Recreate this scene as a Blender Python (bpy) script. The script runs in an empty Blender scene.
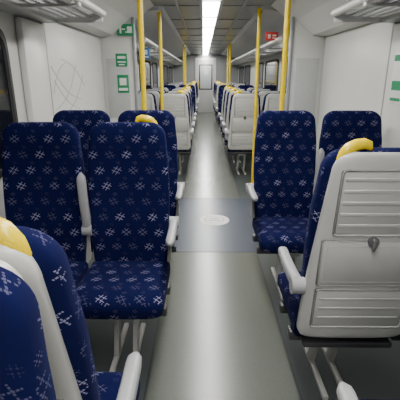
import bpy, bmesh, math
from mathutils import Vector, Matrix
S=bpy.context.scene
COL=S.collection
# ------------------------------------------------------------ materials
def mat(name, col, rough=.5, metal=0, noise=0, nscale=40, bump=0, spec=.5, emis=0):
    m=bpy.data.materials.new(name); m.use_nodes=True
    nt=m.node_tree; b=nt.nodes['Principled BSDF']
    b.inputs['Base Color'].default_value=(*col,1)
    b.inputs['Roughness'].default_value=rough
    b.inputs['Metallic'].default_value=metal
    b.inputs['Specular IOR Level'].default_value=spec
    if emis:
        b.inputs['Emission Color'].default_value=(*col,1)
        b.inputs['Emission Strength'].default_value=emis
    if noise or bump:
        tc=nt.nodes.new('ShaderNodeTexCoord')
        n=nt.nodes.new('ShaderNodeTexNoise'); n.inputs['Scale'].default_value=nscale
        n.inputs['Detail'].default_value=4
        nt.links.new(tc.outputs['Object'],n.inputs['Vector'])
        if noise:
            r=nt.nodes.new('ShaderNodeMapRange')
            r.inputs['To Min'].default_value=1-noise; r.inputs['To Max'].default_value=1+noise
            r.inputs['From Min'].default_value=.3; r.inputs['From Max'].default_value=.7
            nt.links.new(n.outputs['Fac'],r.inputs['Value'])
            v=nt.nodes.new('ShaderNodeVectorMath'); v.operation='SCALE'
            v.inputs[0].default_value=col
            nt.links.new(r.outputs['Result'],v.inputs['Scale'])
            nt.links.new(v.outputs['Vector'],b.inputs['Base Color'])
        if bump:
            bp=nt.nodes.new('ShaderNodeBump'); bp.inputs['Strength'].default_value=bump
            bp.inputs['Distance'].default_value=.002
            nt.links.new(n.outputs['Fac'],bp.inputs['Height'])
            nt.links.new(bp.outputs['Normal'],b.inputs['Normal'])
    return m

def fabric():
    m=bpy.data.materials.new('navy_moquette'); m.use_nodes=True
    nt=m.node_tree; b=nt.nodes['Principled BSDF']; L=nt.links
    def M(op,a,bb=None,c=None):
        n=nt.nodes.new('ShaderNodeMath'); n.operation=op
        for i,v in enumerate((a,bb,c)):
            if v is None: continue
            if isinstance(v,(int,float)): n.inputs[i].default_value=v
            else: L.new(v,n.inputs[i])
        return n.outputs[0]
    uv=nt.nodes.new('ShaderNodeUVMap'); uv.uv_map='UVMap'
    sp=nt.nodes.new('ShaderNodeSeparateXYZ'); L.new(uv.outputs[0],sp.inputs[0])
    U,V=sp.outputs[0],sp.outputs[1]
    def motif(cx,cy,offu,offv,size,ang,seed):
        v=M('ADD',M('DIVIDE',V,cy),offv)
        row=M('FLOOR',v)
        u=M('ADD',M('ADD',M('DIVIDE',U,cx),offu),M('MULTIPLY',row,.37))
        cu=M('FLOOR',u)
        wn=nt.nodes.new('ShaderNodeTexWhiteNoise'); wn.noise_dimensions='3D'
        cb=nt.nodes.new('ShaderNodeCombineXYZ'); L.new(cu,cb.inputs[0]); L.new(row,cb.inputs[1]); cb.inputs[2].default_value=seed
        L.new(cb.outputs[0],wn.inputs['Vector'])
        rnd=wn.outputs['Value']
        fx=M('MULTIPLY',M('SUBTRACT',M('SUBTRACT',u,cu),.5),cx)
        fy=M('MULTIPLY',M('SUBTRACT',M('SUBTRACT',v,row),.5),cy)
        a=M('ADD',M('MULTIPLY',M('FLOOR',M('MULTIPLY',rnd,3)),.30),ang)
        ca,sa=M('COSINE',a),M('SINE',a)
        x=M('ADD',M('MULTIPLY',fx,ca),M('MULTIPLY',fy,sa))
        y=M('SUBTRACT',M('MULTIPLY',fy,ca),M('MULTIPLY',fx,sa))
        y=M('ADD',y,M('MULTIPLY',x,.25))
        ax,ay=M('ABSOLUTE',x),M('ABSOLUTE',y)
        def bars(p,q):
            near=M('LESS_THAN',M('ABSOLUTE',M('SUBTRACT',p,size*.38)),size*.075)
            ln=M('LESS_THAN',q,size)
            dash=M('GREATER_THAN',M('FRACT',M('MULTIPLY',q,1/.0060)),.28)
            return M('MULTIPLY',M('MULTIPLY',near,ln),dash)
        h=M('MAXIMUM',bars(ax,ay),bars(ay,ax))
        br=M('MULTIPLY_ADD',M('MULTIPLY',wn.outputs['Value'],wn.outputs['Value']),.62,.15)
        return M('MULTIPLY',h,br)
    m1=motif(.090,.084,.1,.2,.0225,.55,1.)
    m2=motif(.090,.084,.62,.72,.010,.2,7.)
    h=M('MAXIMUM',m1,M('MULTIPLY',m2,.35))
    mx=nt.nodes.new('ShaderNodeMix'); mx.data_type='RGBA'
    L.new(h,mx.inputs[0])
    mx.inputs[6].default_value=(.0036,.0050,.043,1); mx.inputs[7].default_value=(.42,.42,.60,1)
    L.new(mx.outputs[2],b.inputs['Base Color'])
    b.inputs['Roughness'].default_value=.95
    b.inputs['Specular IOR Level'].default_value=.10
    b.inputs['Sheen Weight'].default_value=.04
    b.inputs['Sheen Tint'].default_value=(.25,.3,.9,1)
    n=nt.nodes.new('ShaderNodeTexNoise'); n.inputs['Scale'].default_value=500
    L.new(uv.outputs[0],n.inputs['Vector'])
    bp=nt.nodes.new('ShaderNodeBump'); bp.inputs['Strength'].default_value=.3; bp.inputs['Distance'].default_value=.001
    L.new(n.outputs['Fac'],bp.inputs['Height']); L.new(bp.outputs['Normal'],b.inputs['Normal'])
    return m

FAB=fabric()
SHELL=mat('grey_shell_plastic',(.50,.50,.475),.30,noise=.03,nscale=8)
SHELL_D=mat('shell_groove',(.22,.22,.21),.5)
ARM=mat('armrest_plastic',(.36,.36,.37),.34,noise=.03)
YEL=mat('yellow_plastic',(.82,.60,.0),.26,noise=.03)
YELP=mat('yellow_pole_paint',(.80,.58,.0),.22,noise=.03)
LEG=mat('seat_frame_paint',(.46,.45,.43),.4,noise=.03)
DARK=mat('dark_metal',(.04,.04,.045),.45,noise=.05)
WALL=mat('wall_laminate',(.55,.55,.53),.42,noise=.03,nscale=3)
WALL2=mat('wall_panel_laminate',(.65,.65,.625),.35,noise=.03,nscale=3)
WALLG=mat('trim_grey',(.26,.27,.27),.4,noise=.03)
ART=mat('line_art_print',(.33,.34,.34),.5,noise=.03)
CEIL=mat('ceiling_metal',(.17,.18,.18),.28,metal=.3,noise=.05,nscale=12)
CEIL2=mat('ceiling_side',(.46,.47,.47),.40,noise=.03,nscale=5)
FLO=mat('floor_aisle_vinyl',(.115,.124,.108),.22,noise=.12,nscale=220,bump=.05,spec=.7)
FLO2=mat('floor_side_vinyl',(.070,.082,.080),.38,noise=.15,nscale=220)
FLO3=mat('floor_vestibule_vinyl',(.068,.082,.112),.27,noise=.12,nscale=260)
GLASS=mat('night_window_glass',(.008,.009,.012),.06,noise=.02)
DGLASS=mat('door_glass_painted_lit',(.55,.60,.60),.2,noise=.02)  # pale grey base colour stands in for light showing through the end door glass
RUB=mat('window_rubber',(.02,.02,.02),.6,noise=.02)
WHITE=mat('white_print',(.75,.75,.72),.4,noise=.02)
GREY=mat('grey_print',(.28,.30,.32),.5,noise=.02)
GREEN=mat('green_sign',(.005,.25,.10),.4,noise=.02)
BLUE=mat('blue_sign',(.02,.12,.40),.4,noise=.02)
RED=mat('red_sign',(.60,.02,.02),.4,noise=.02)
LAMP=mat('lamp_diffuser',(1,.985,.95),.5,emis=36)
CLEAR=mat('rack_panel',(.48,.49,.49),.3,noise=.03)

# ------------------------------------------------------------ mesh helpers
def boxuv(me):
    uvl=me.uv_layers.new(name='UVMap')
    for p in me.polygons:
        n=p.normal; a=[abs(n.x),abs(n.y)*1.25,abs(n.z)*1.1]; k=a.index(max(a))
        for li in p.loop_indices:
            c=me.vertices[me.loops[li].vertex_index].co
            uvl.data[li].uv = (c.x,c.z) if k==1 else ((c.x,c.y) if k==2 else (c.y,c.z))
def mk(name,bm,m,smooth=True,parent=None,uv=False):
    me=bpy.data.meshes.new(name)
    bmesh.ops.recalc_face_normals(bm,faces=bm.faces)
    bm.to_mesh(me); bm.free()
    me.materials.append(m)
    if uv: boxuv(me)
    if smooth:
        for p in me.polygons: p.use_smooth=True
        try: me.set_sharp_from_angle(angle=math.radians(40))
        except Exception: pass
    return me
def ob(name,me,parent=None,loc=(0,0,0),rot=(0,0,0)):
    o=bpy.data.objects.new(name,me); COL.objects.link(o)
    o.location=loc; o.rotation_euler=rot
    if parent: o.parent=parent
    return o
def addbox(bm,x0,x1,y0,y1,z0,z1,bev=0,f=None,seg=2):
    r=bmesh.ops.create_cube(bm,size=1)
    vs=r['verts']
    for v in vs:
        v.co=Vector(((x0+x1)/2+v.co.x*(x1-x0),(y0+y1)/2+v.co.y*(y1-y0),(z0+z1)/2+v.co.z*(z1-z0)))
    allv=vs
    if bev:
        es=list({e for v in vs for e in v.link_edges})
        rr=bmesh.ops.bevel(bm,geom=es,offset=bev,segments=seg,affect='EDGES',profile=.5)
        allv=list({v for v in rr['verts']}|{v for v in vs if v.is_valid})
    if f:
        for v in allv: v.co=Vector(f(v.co))
    return allv
def box(name,x0,x1,y0,y1,z0,z1,m,bev=0,parent=None):
    bm=bmesh.new(); addbox(bm,x0,x1,y0,y1,z0,z1,bev)
    return ob(name,mk(name,bm,m,smooth=bool(bev)),parent)
def loft(bm,rings,cap=True):
    R=[[bm.verts.new(p) for p in r] for r in rings]
    n=len(R[0])
    for a,b in zip(R[:-1],R[1:]):
        for i in range(n):
            bm.faces.new((a[i],a[(i+1)%n],b[(i+1)%n],b[i]))
    if cap:
        bm.faces.new(R[0][::-1]); bm.faces.new(R[-1])
def se(n,w,h,e):
    pts=[]
    for i in range(n):
        a=2*math.pi*i/n; c,s=math.cos(a),math.sin(a)
        pts.append((w*math.copysign(abs(c)**(2/e),c),h*math.copysign(abs(s)**(2/e),s)))
    return pts
def tube(bm,pts,r,n=12,flat=1.0):
    rings=[]; pts=[Vector(p) for p in pts]
    for i,p in enumerate(pts):
        t=(pts[min(i+1,len(pts)-1)]-pts[max(i-1,0)]).normalized()
        ref=Vector((0,1,0)) if abs(t.y)<.9 else Vector((1,0,0))
        a=t.cross(ref).normalized(); b=t.cross(a).normalized()
        rr=r[i] if isinstance(r,(list,tuple)) else r
        rings.append([p+a*math.cos(2*math.pi*k/n)*rr*flat+b*math.sin(2*math.pi*k/n)*rr for k in range(n)])
    loft(bm,rings)

# ------------------------------------------------------------ seat meshes (facing -Y, origin on floor)
def yc(z): return .02+.10*(z-.40)/.80
def back_mesh():
    bm=bmesh.new(); rings=[]
    n=44
    def W(z):
        t=(z-.40)/.8
        pts=[(0,.200),(.2,.213),(.5,.222),(.72,.219),(.85,.208),(1,.196)]
        for (a,wa),(b,wb) in zip(pts[:-1],pts[1:]):
            if t<=b: 
                k=(t-a)/(b-a); k=k*k*(3-2*k)*.5+k*.5
                return wa+(wb-wa)*k
        return pts[-1][1]
    def ring(z,w,d,conc):
        out=[]
        for x,y in se(n,w,d,4.2):
            f=0
            if y<0:
                q=abs(x)/w
                f=conc*(1-q**2.2)
            lum=-.012*math.exp(-((z-.62)/.12)**2) if y<0 else 0
            out.append((x,yc(z)+y+f+lum,z))
        return out
    rings.append(ring(.385,.17,.02,.0)); rings.append(ring(.392,.19,.035,.0))
    k=22; zs=[.40+(1.12-.40)*i/k for i in range(k+1)]
    for z in zs: rings.append(ring(z,W(z),.045,.026 if z<1.0 else .026-.016*(z-1)/.12))
    for i in range(1,10):
        ph=math.pi/2*i/9; r=.08
        z=1.12+r*math.sin(ph); w=W(1.12)-.085+.085*math.cos(ph)
        if i==9: w-=.004
        d=.045*max(.12,math.cos(ph)**.55)
        rings.append(ring(z,w,d,.010*math.cos(ph)))
    loft(bm,rings)
    return mk('seat_back',bm,FAB,uv=True)
def cushion_mesh():
    bm=bmesh.new(); rings=[]; n=40
    y0,y1=-.43,.01
    ys=[(y0+.055*(1-math.cos(math.pi/2*i/8)),max(.15,math.sin(math.pi/2*i/8)**.7)) for i in range(9)]
    for i in range(1,10): ys.append((y0+.055+(y1-y0-.055)*i/9,1))
    for y,s in ys:
        hz=.062*s; w=.222-.03*(1-s)
        t=(y-y0)/(y1-y0)
        zc=.412-.018*t+.0
        if t<.25: zc-=.02*(1-t/.25)**2
        r=[]
        for x,z in se(n,w,hz,4.0):
            dz=0
            if z>0: dz=-.014*(1-(abs(x)/w)**2)*min(1,s)
            r.append((x,y,zc+z+dz))
        rings.append(r)
    loft(bm,rings)
    return mk('seat_cushion',bm,FAB,uv=True)
def shell_mesh():
    bm=bmesh.new(); rings=[]; n=44
    def W(z):
        t=max(0,(z-.42)/.75)
        return .226-.052*t**1.5
    def ring(z,w,d):
        out=[]
        for x,y in se(n,w,d,5):
            fw=-.016*(abs(x)/w)**6 if y<0 else -.010*(abs(x)/w)**4
            out.append((x,yc(z)+.051+y+fw,z))
        return out
    for i in range(8):
        ph=math.pi/2*(1-i/8); z=.445-.055*math.sin(ph)
        rings.append(ring(z,W(.42)-.05*(1-math.cos(ph)),.017*max(.3,math.cos(ph)**.5)))
    for i in range(18): 
        z=.445+(1.12-.445)*i/17; rings.append(ring(z,W(z),.017))
    for i in range(1,9):
        ph=math.pi/2*i/8; z=1.12+.073*math.sin(ph)
        rings.append(ring(z,W(1.12)-.065*(1-math.cos(ph)),.017*max(.4,math.cos(ph)**.5)))
    loft(bm,rings)
    return mk('back_shell',bm,SHELL)
SO=.067
def SF(c):
    return (c.x, yc(c.z)+SO+c.y, c.z)
def panels():
    bm=bmesh.new()
    addbox(bm,-.148,.148,-.006,.003,.885,1.135,.012,SF)
    for i in range(5):
        z=.925+.044*i
        addbox(bm,-.136,.136,.0,.006,z-.007,z+.007,.0025,SF,1)
    addbox(bm,-.180,.180,-.006,.008,.665,.862,.012,SF)
    addbox(bm,-.165,.165,.004,.010,.685,.842,.006,SF)
    addbox(bm,-.180,.180,-.006,.003,.460,.645,.012,SF)
    for z in (.51,.555,.60):
        addbox(bm,-.160,.160,.0,.006,z-.005,z+.005,.002,SF,1)
    return mk('shell_panels',bm,SHELL)
def grooves():
    bm=bmesh.new()
    addbox(bm,-.151,.151,-.008,.0010,.882,1.138,.010,SF)
    addbox(bm,-.184,.184,-.008,.0010,.661,.866,.010,SF)
    addbox(bm,-.183,.183,-.008,.0010,.457,.648,.010,SF)
    return mk('shell_grooves',bm,SHELL_D)
def latch():
    bm=bmesh.new()
    z=.862
    y=yc(z)+SO
    tube(bm,[(0,y-.002,z),(0,y+.014,z),(0,y+.0145,z)],[.020,.020,.016],24)
    tube(bm,[(0,y+.012,z+.010),(0,y+.020,z+.006),(0,y+.022,z-.014),(0,y+.018,z-.030)],[.007,.009,.009,.006],12)
    return mk('tray_latch',bm,mat('latch_grey',(.13,.13,.13),.4,noise=.03))
def handle(sign):
    bm=bmesh.new()
    p=[(.155,.148,1.138),(.152,.156,1.158),(.142,.158,1.180),(.125,.156,1.198),(.102,.152,1.208),(.076,.149,1.212),(.057,.146,1.207),(.049,.142,1.192)]
    r=[.009,.013,.0165,.018,.018,.017,.014,.009]
    tube(bm,[(a*sign,b-.008,c+.006) for a,b,c in p],r,16,1.15)
    return mk('grab_handle',bm,YEL)
def armrest(down=True):
    bm=bmesh.new(); rings=[]
    L=.34
    for i in range(17):
        t=i/16
        e=min(1,(math.sin(min(t,.12)/.12*math.pi/2))**.6 if t>0 else .25, (math.sin(min(1-t,.10)/.10*math.pi/2))**.6 if t<1 else .25)
        e=max(e,.3)
        w=.023*e; h=(.019+.010*(1-t))*e
        y=.085-L*t-.02; zz=-.008*(1-t)-.010*math.sin(t*math.pi)
        rings.append([(x,y,zz+z) for x,z in se(18,w,h,3)])
    loft(bm,rings)
    tube(bm,[(-.026,.055,-.012),(.026,.055,-.012)],.034,20)
    return mk('armrest',bm,ARM)
def frame():
    bm=bmesh.new()
    addbox(bm,-.19,.19,-.36,.06,.325,.352,.008)      # pan
    addbox(bm,-.225,.225,-.10,-.04,.285,.33,.008)    # cross beam
    addbox(bm,-.225,.225,-.30,-.25,.285,.33,.008)
    return mk('seat_pan',bm,DARK)
def leg():
    bm=bmesh.new()
    for x in (-.05,.05):
        def f(c,x=x): return (c.x,c.y+( .33-c.z)*(-.35)+.0,c.z)
        addbox(bm,x-.013,x+.013,-.17,-.11,.0,.31,.005,f)
        addbox(bm,x-.014,x+.014,-.42,.02,.0,.026,.006)
    addbox(bm,-.06,.06,-.33,-.03,.285,.32,.005)
    return mk('leg_frame',bm,LEG)
ME=dict(back=back_mesh(),cush=cushion_mesh(),shell=shell_mesh(),pan=panels(),gro=grooves(),lat=latch(),
        hp=handle(1),hn=handle(-1),arm=armrest(),frame=frame(),leg=leg())

def seat(X,Y,away,aisle_side,aisle,armup=False,grab=True):
    """aisle_side: +1 if the aisle is toward world +X"""
    e=bpy.data.objects.new('train_seat',None); COL.objects.link(e)
    e.empty_display_size=.1
    e.location=(X,Y,0); e.rotation_euler=(0,0,math.pi if away else 0)
    s=aisle_side*(-1 if away else 1)
    for n,k in (('seat_back','back'),('seat_cushion','cush'),('back_shell','shell'),('shell_panels','pan'),('shell_grooves','gro'),
                ('tray_latch','lat'),('seat_pan','frame')):
        ob(n,ME[k],e)
    if aisle:
        if grab: ob('grab_handle',ME['hp' if s>0 else 'hn'],e)
        ob('leg_frame',ME['leg'],e)
        ob('armrest_aisle',ME['arm'],e,(s*.243,.03,.655))
        ob('armrest_middle',ME['arm'],e,(-s*.2325,.03,.68),(math.radians(-82) if armup else 0,0,0))
    return e
def pair(side,Y,away,armup=True,dx=0,grab=True):
    if side=='L':
        seat(-.405+dx,Y,away,1,True,armup,grab); seat(-.870+dx*.4,Y,away,1,False)
    else:
        seat(.590+dx,Y,away,-1,True,armup,grab); seat(1.055+dx,Y,away,-1,False)
pair('L',.340,False,True,-.025,False); pair('L',.715,True,True,-.035); pair('L',1.98,False); pair('L',2.72,False,True,0,False)
pair('R',.60,True,True,.025); pair('R',1.46,True,False,.030); pair('R',2.70,False,True,0,False)
for Y in (5.75,6.6,7.45,8.3): pair('L',Y,True); pair('R',Y,True)
for Y in (9.9,): pair('L',Y,False); pair('R',Y,False)
for Y in (12.0,12.85,13.7,14.55): pair('L',Y,True); pair('R',Y,True)

# ------------------------------------------------------------ room
XL,XR,Y0,Y1,ZC=-1.17,1.38,-1.6,16.0,2.20
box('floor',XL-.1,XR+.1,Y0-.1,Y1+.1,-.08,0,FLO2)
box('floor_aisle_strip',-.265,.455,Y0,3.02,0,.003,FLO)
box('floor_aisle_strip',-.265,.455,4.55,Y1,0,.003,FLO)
box('floor_vestibule_panel',XL+.02,XR-.02,3.03,4.54,0,.003,FLO3)
box('ceiling',XL-.1,XR+.1,Y0-.1,Y1+.1,ZC,ZC+.08,CEIL)
box('wall_left',XL-.1,XL,Y0-.1,Y1+.1,0,ZC,WALL)
box('wall_right',XR,XR+.1,Y0-.1,Y1+.1,0,ZC,WALL)
box('wall_front',XL,XR,Y1,Y1+.1,0,ZC,WALLG)
box('wall_back',XL,XR,Y0-.1,Y0,0,ZC,WALL)
n=0
for xs,sg in ((XL,1),(XR,-1)):
    nm='left' if sg>0 else 'right'
    box('baseboard_'+nm,*sorted((xs,xs+sg*.07)),Y0,3.0,0,.16,WALLG,.01)
    box('baseboard_'+nm,*sorted((xs,xs+sg*.07)),5.2,Y1,0,.16,WALLG,.01)
    for a,b in ((Y0,3.02),(5.0,Y1)):
        bm=bmesh.new()
        prof=[(xs,1.98),(xs+sg*.10,2.06),(xs+sg*.42,2.13),(xs+sg*.66,2.165),(xs+sg*.70,2.2),(xs,2.2)]
        loft(bm,[[(x,y,z) for x,z in prof] for y in (a,b)])
        ob('trim_cove_'+nm,mk('cove',bm,CEIL2,smooth=False))
    bm=bmesh.new()
    prof=[(xs,1.84),(xs+sg*.16,1.86),(xs+sg*.34,2.02),(xs+sg*.52,2.15),(xs+sg*.60,2.2),(xs,2.2)]
    loft(bm,[[(x,y,z) for x,z in prof] for y in (3.04,4.99)])
    ob('trim_door_header_'+nm,mk('header',bm,WALL2,smooth=False))
    box('trim_pillar_'+nm,*sorted((xs,xs+sg*.05)),2.62,2.98,0,1.78,WALL2,.015)
    box('trim_panel_'+nm,*sorted((xs,xs+sg*.02)),3.04,4.70,.06,1.84,WALL2,.01)
    box('trim_jamb_'+nm,*sorted((xs,xs+sg*.035)),2.99,3.035,0,1.84,WALLG,.008)
    sc=bpy.data.objects.new('draught_screen',None); COL.objects.link(sc)
    box('screen_panel',*sorted((xs,xs+sg*.38)),4.72,4.76,0,2.05,WALL2,.01,sc)
    box('screen_edge',*sorted((xs+sg*.37,xs+sg*.405)),4.70,4.78,0,2.05,WALLG,.012,sc)
    box('screen_glass',*sorted((xs+sg*.06,xs+sg*.32)),4.712,4.719,.95,1.62,CLEAR,.003,sc)
    for a,b in ((Y0+.3,.55),(.85,2.46),(5.6,7.2),(7.5,9.1),(9.4,10.4),(12.0,13.6),(13.9,15.5)):
        n+=1
        w=bpy.data.objects.new('window_%d'%n,None); COL.objects.link(w)
        bm=bmesh.new()
        cy,cz=(a+b)/2,1.30
        def rr(x,hw,hh): return [(x,cy+p,cz+q) for p,q in se(48,hw,hh,9)]
        loft(bm,[rr(xs,(b-a)/2,.42),rr(xs+sg*.018,(b-a)/2,.42),rr(xs+sg*.022,(b-a)/2-.035,.385),rr(xs+sg*.006,(b-a)/2-.045,.375)],cap=False)
        ob('window_frame',mk('wf',bm,RUB),w)
        bm=bmesh.new(); loft(bm,[rr(xs+sg*.005,(b-a)/2-.04,.38),rr(xs+sg*.008,(b-a)/2-.04,.38)])
        ob('window_glass',mk('wg',bm,GLASS,smooth=False),w)
    for a,b in ((Y0+.05,3.02),(5.02,Y1-.1)):
        r=bpy.data.objects.new('luggage_rack',None); COL.objects.link(r)
        zr=1.82
        bm=bmesh.new()
        x0,x1=xs,xs+sg*.46
        addbox(bm,*sorted((x0,xs+sg*.14)),a,b,zr-.03,zr,.006)
        for i in range(4):
            xx=xs+sg*(.19+.06*i)
            addbox(bm,xx-.014,xx+.014,a,b,zr+.002,zr+.014,.003)
        ob('rack_slats',mk('slats',bm,CLEAR),r)
        bm=bmesh.new()
        tube(bm,[(x1,a,zr+.03),(x1,b,zr+.03)],.024,16)
        y=a+.05
        while y<b:
            addbox(bm,*sorted((x0,x1)),y,y+.035,zr-.014,zr+.004,.004)
            addbox(bm,*sorted((x1-.012,x1+.012)),y,y+.035,zr-.012,zr+.03,.003)
            y+=.98 if b<5 else 1.2
        addbox(bm,*sorted((x0,x1)),b-.02,b,zr-.03,zr+.05,.006)
        ob('rack_rail',mk('rail',bm,WALL2),r)
# ceiling lights
cx=.085
y=Y0+.1
bm=bmesh.new(); bm2=bmesh.new()
while y<Y1-.6:
    addbox(bm,cx-.088,cx+.088,y,y+1.13,ZC-.035,ZC-.012,.008)
    addbox(bm2,cx-.12,cx+.12,y+1.13,y+1.19,ZC-.045,ZC,.004)
    y+=1.19
addbox(bm2,cx-.125,cx-.09,Y0+.1,Y1-.1,ZC-.04,ZC,.006)
addbox(bm2,cx+.09,cx+.125,Y0+.1,Y1-.1,ZC-.04,ZC,.006)
L=bpy.data.objects.new('ceiling_light_strip',None); COL.objects.link(L)
ob('diffuser',mk('diff',bm,LAMP),L); ob('housing',mk('hous',bm2,CEIL2),L)
bm=bmesh.new()
y=Y0+.6
while y<Y1:
    addbox(bm,-.47,-.045,y,y+.012,ZC-.008,ZC,.001); addbox(bm,.215,.68,y,y+.012,ZC-.008,ZC,.001)
    y+=1.19
for x in (-.30,.47): addbox(bm,x-.02,x+.02,Y0,Y1,ZC-.012,ZC,.002)
ob('trim_ceiling_seams',mk('seams',bm,WALLG))

def pole(x,y):
    bm=bmesh.new()
    tube(bm,[(x,y,0),(x,y,ZC)],.021,20)
    tube(bm,[(x,y,0.0),(x,y,.03)],.036,20); tube(bm,[(x,y,ZC-.05),(x,y,ZC)],.034,20)
    ob('grab_pole',mk('pole',bm,YELP))
for x,y in ((-.495,3.36),(.66,3.36),(-.53,5.18),(.68,5.18),(-.5,10.6),(.69,10.6),(-.5,11.6),(.69,11.6)): pole(x,y)

# signs
def sign(name,x,y,z,w,h,m,marks,axis='y',m2=None):
    e=bpy.data.objects.new(name,None); COL.objects.link(e)
    bm=bmesh.new()
    if axis=='y': addbox(bm,x-w/2,x+w/2,y-.006,y,z-h/2,z+h/2,.002)
    else: addbox(bm,*sorted((x,x+axis*.006)),y-w/2,y+w/2,z-h/2,z+h/2,.002)
    ob('plate',mk('plate',bm,m),e)
    bm=bmesh.new()
    for u,v,ww,hh in marks:
        if axis=='y': addbox(bm,x+u*w-ww*w/2,x+u*w+ww*w/2,y-.008,y-.005,z+v*h-hh*h/2,z+v*h+hh*h/2)
        else: addbox(bm,*sorted((x+axis*.005,x+axis*.008)),y+u*w-ww*w/2,y+u*w+ww*w/2,z+v*h-hh*h/2,z+v*h+hh*h/2)
    ob('print',mk('print',bm,m2 or WHITE,smooth=False),e)
sign('exit_sign',-.865,4.69,1.915,.19,.12,GREEN,[(-.28,-.05,.1,.5),(-.28,.28,.1,.14),(-.1,.05,.2,.1),(.25,0,.28,.55),(.06,-.2,.14,.1)])
sign('information_sticker',-.93,4.71,1.60,.13,.14,GREEN,[(0,.2,.7,.2),(0,-.15,.7,.1),(0,-.35,.5,.08)])
sign('safety_sticker',-.925,4.71,1.34,.13,.20,GREEN,[(0,.12,.6,.4),(0,-.3,.8,.15)])
sign('alarm_sign',.86,5.3,1.90,.16,.10,RED,[(-.2,0,.2,.5),(.2,.1,.3,.2),(.2,-.2,.3,.12)])
sign('seat_notice',-.74,5.3,1.70,.12,.14,BLUE,[(0,.1,.5,.4),(0,-.3,.7,.12)])
sign('safety_poster',XR-.05,2.79,1.42,.18,.34,WHITE,[(0,.38,.9,.12),(0,-.15,.8,.18),(0,-.42,.8,.06)],axis=-1,m2=GREEN)
# decorative line art on left vestibule panel
bm=bmesh.new()
xa=XL+.0215
def arc(y0,z0,y1,z1,bow):
    pts=[]
    for i in range(15):
        t=i/14; b=bow*math.sin(math.pi*t)
        dy,dz=y1-y0,z1-z0; l=math.hypot(dy,dz)
        pts.append((xa,y0+dy*t-dz/l*b,z0+dz*t+dy/l*b))
    tube(bm,pts,.0025,6)
arc(3.10,1.50,3.80,1.22,-.06); arc(3.14,1.40,3.72,1.14,-.05); arc(3.35,1.56,3.92,1.34,.05)
arc(3.12,1.18,3.70,1.52,-.07); arc(3.30,1.12,3.90,1.44,-.06); arc(3.10,1.30,3.45,1.54,.05)
ob('line_art_decal',mk('art',bm,ART))
# floor roundel
e=bpy.data.objects.new('floor_sign',None); COL.objects.link(e)
def disc(r0,z0,z1,m,name):
    bm=bmesh.new(); loft(bm,[[(.12+r0*math.cos(a*math.pi/24),3.80+r0*math.sin(a*math.pi/24),z) for a in range(48)] for z in (z0,z1)])
    ob(name,mk(name,bm,m,smooth=False),e)
disc(.155,.003,.0045,WHITE,'roundel'); disc(.10,.0045,.0052,GREY,'roundel_inner'); disc(.092,.0052,.0058,WHITE,'roundel_centre')
bm=bmesh.new()
for z,w in ((.04,.04),(-.02,.06)): addbox(bm,.12-w,.12+w,3.80+z-.010,3.80+z+.010,.0058,.0064)
ob('roundel_text',mk('rt',bm,GREY,smooth=False),e)
for x in (-.27,.46):
    box('trim_aisle_edge',x-.006,x+.006,Y0,3.02,0,.004,DARK)
    box('trim_aisle_edge',x-.006,x+.006,4.55,Y1,0,.004,DARK)
# end door
d=bpy.data.objects.new('door_1',None); COL.objects.link(d)
box('door_frame',-.30,.50,Y1-.05,Y1-.001,0,2.06,WALL2,.01,d)
box('door_leaf',-.24,.44,Y1-.07,Y1-.045,.01,2.0,WALL,.01,d)
box('door_glass_surround',-.16,.36,Y1-.076,Y1-.065,.88,1.82,RUB,.01,d)
box('door_glass',-.12,.32,Y1-.08,Y1-.065,.92,1.78,DGLASS,.01,d)
box('door_notice',.02,.20,Y1-.088,Y1-.079,1.45,1.65,WHITE,0,d)
box('door_handle',-.20,-.17,Y1-.12,Y1-.07,.95,1.2,YEL,.008,d)

w=bpy.data.worlds.new('W'); S.world=w; w.use_nodes=True
w.node_tree.nodes['Background'].inputs[0].default_value=(.02,.025,.04,1)
w.node_tree.nodes['Background'].inputs[1].default_value=.3
cam=bpy.data.cameras.new('camera'); co=bpy.data.objects.new('camera',cam); COL.objects.link(co)
cam.sensor_width=36; cam.lens=35.1; cam.clip_start=.03
co.location=(0,0,1.44); co.rotation_euler=(math.radians(90-17.8),0,math.radians(.44))
S.camera=co
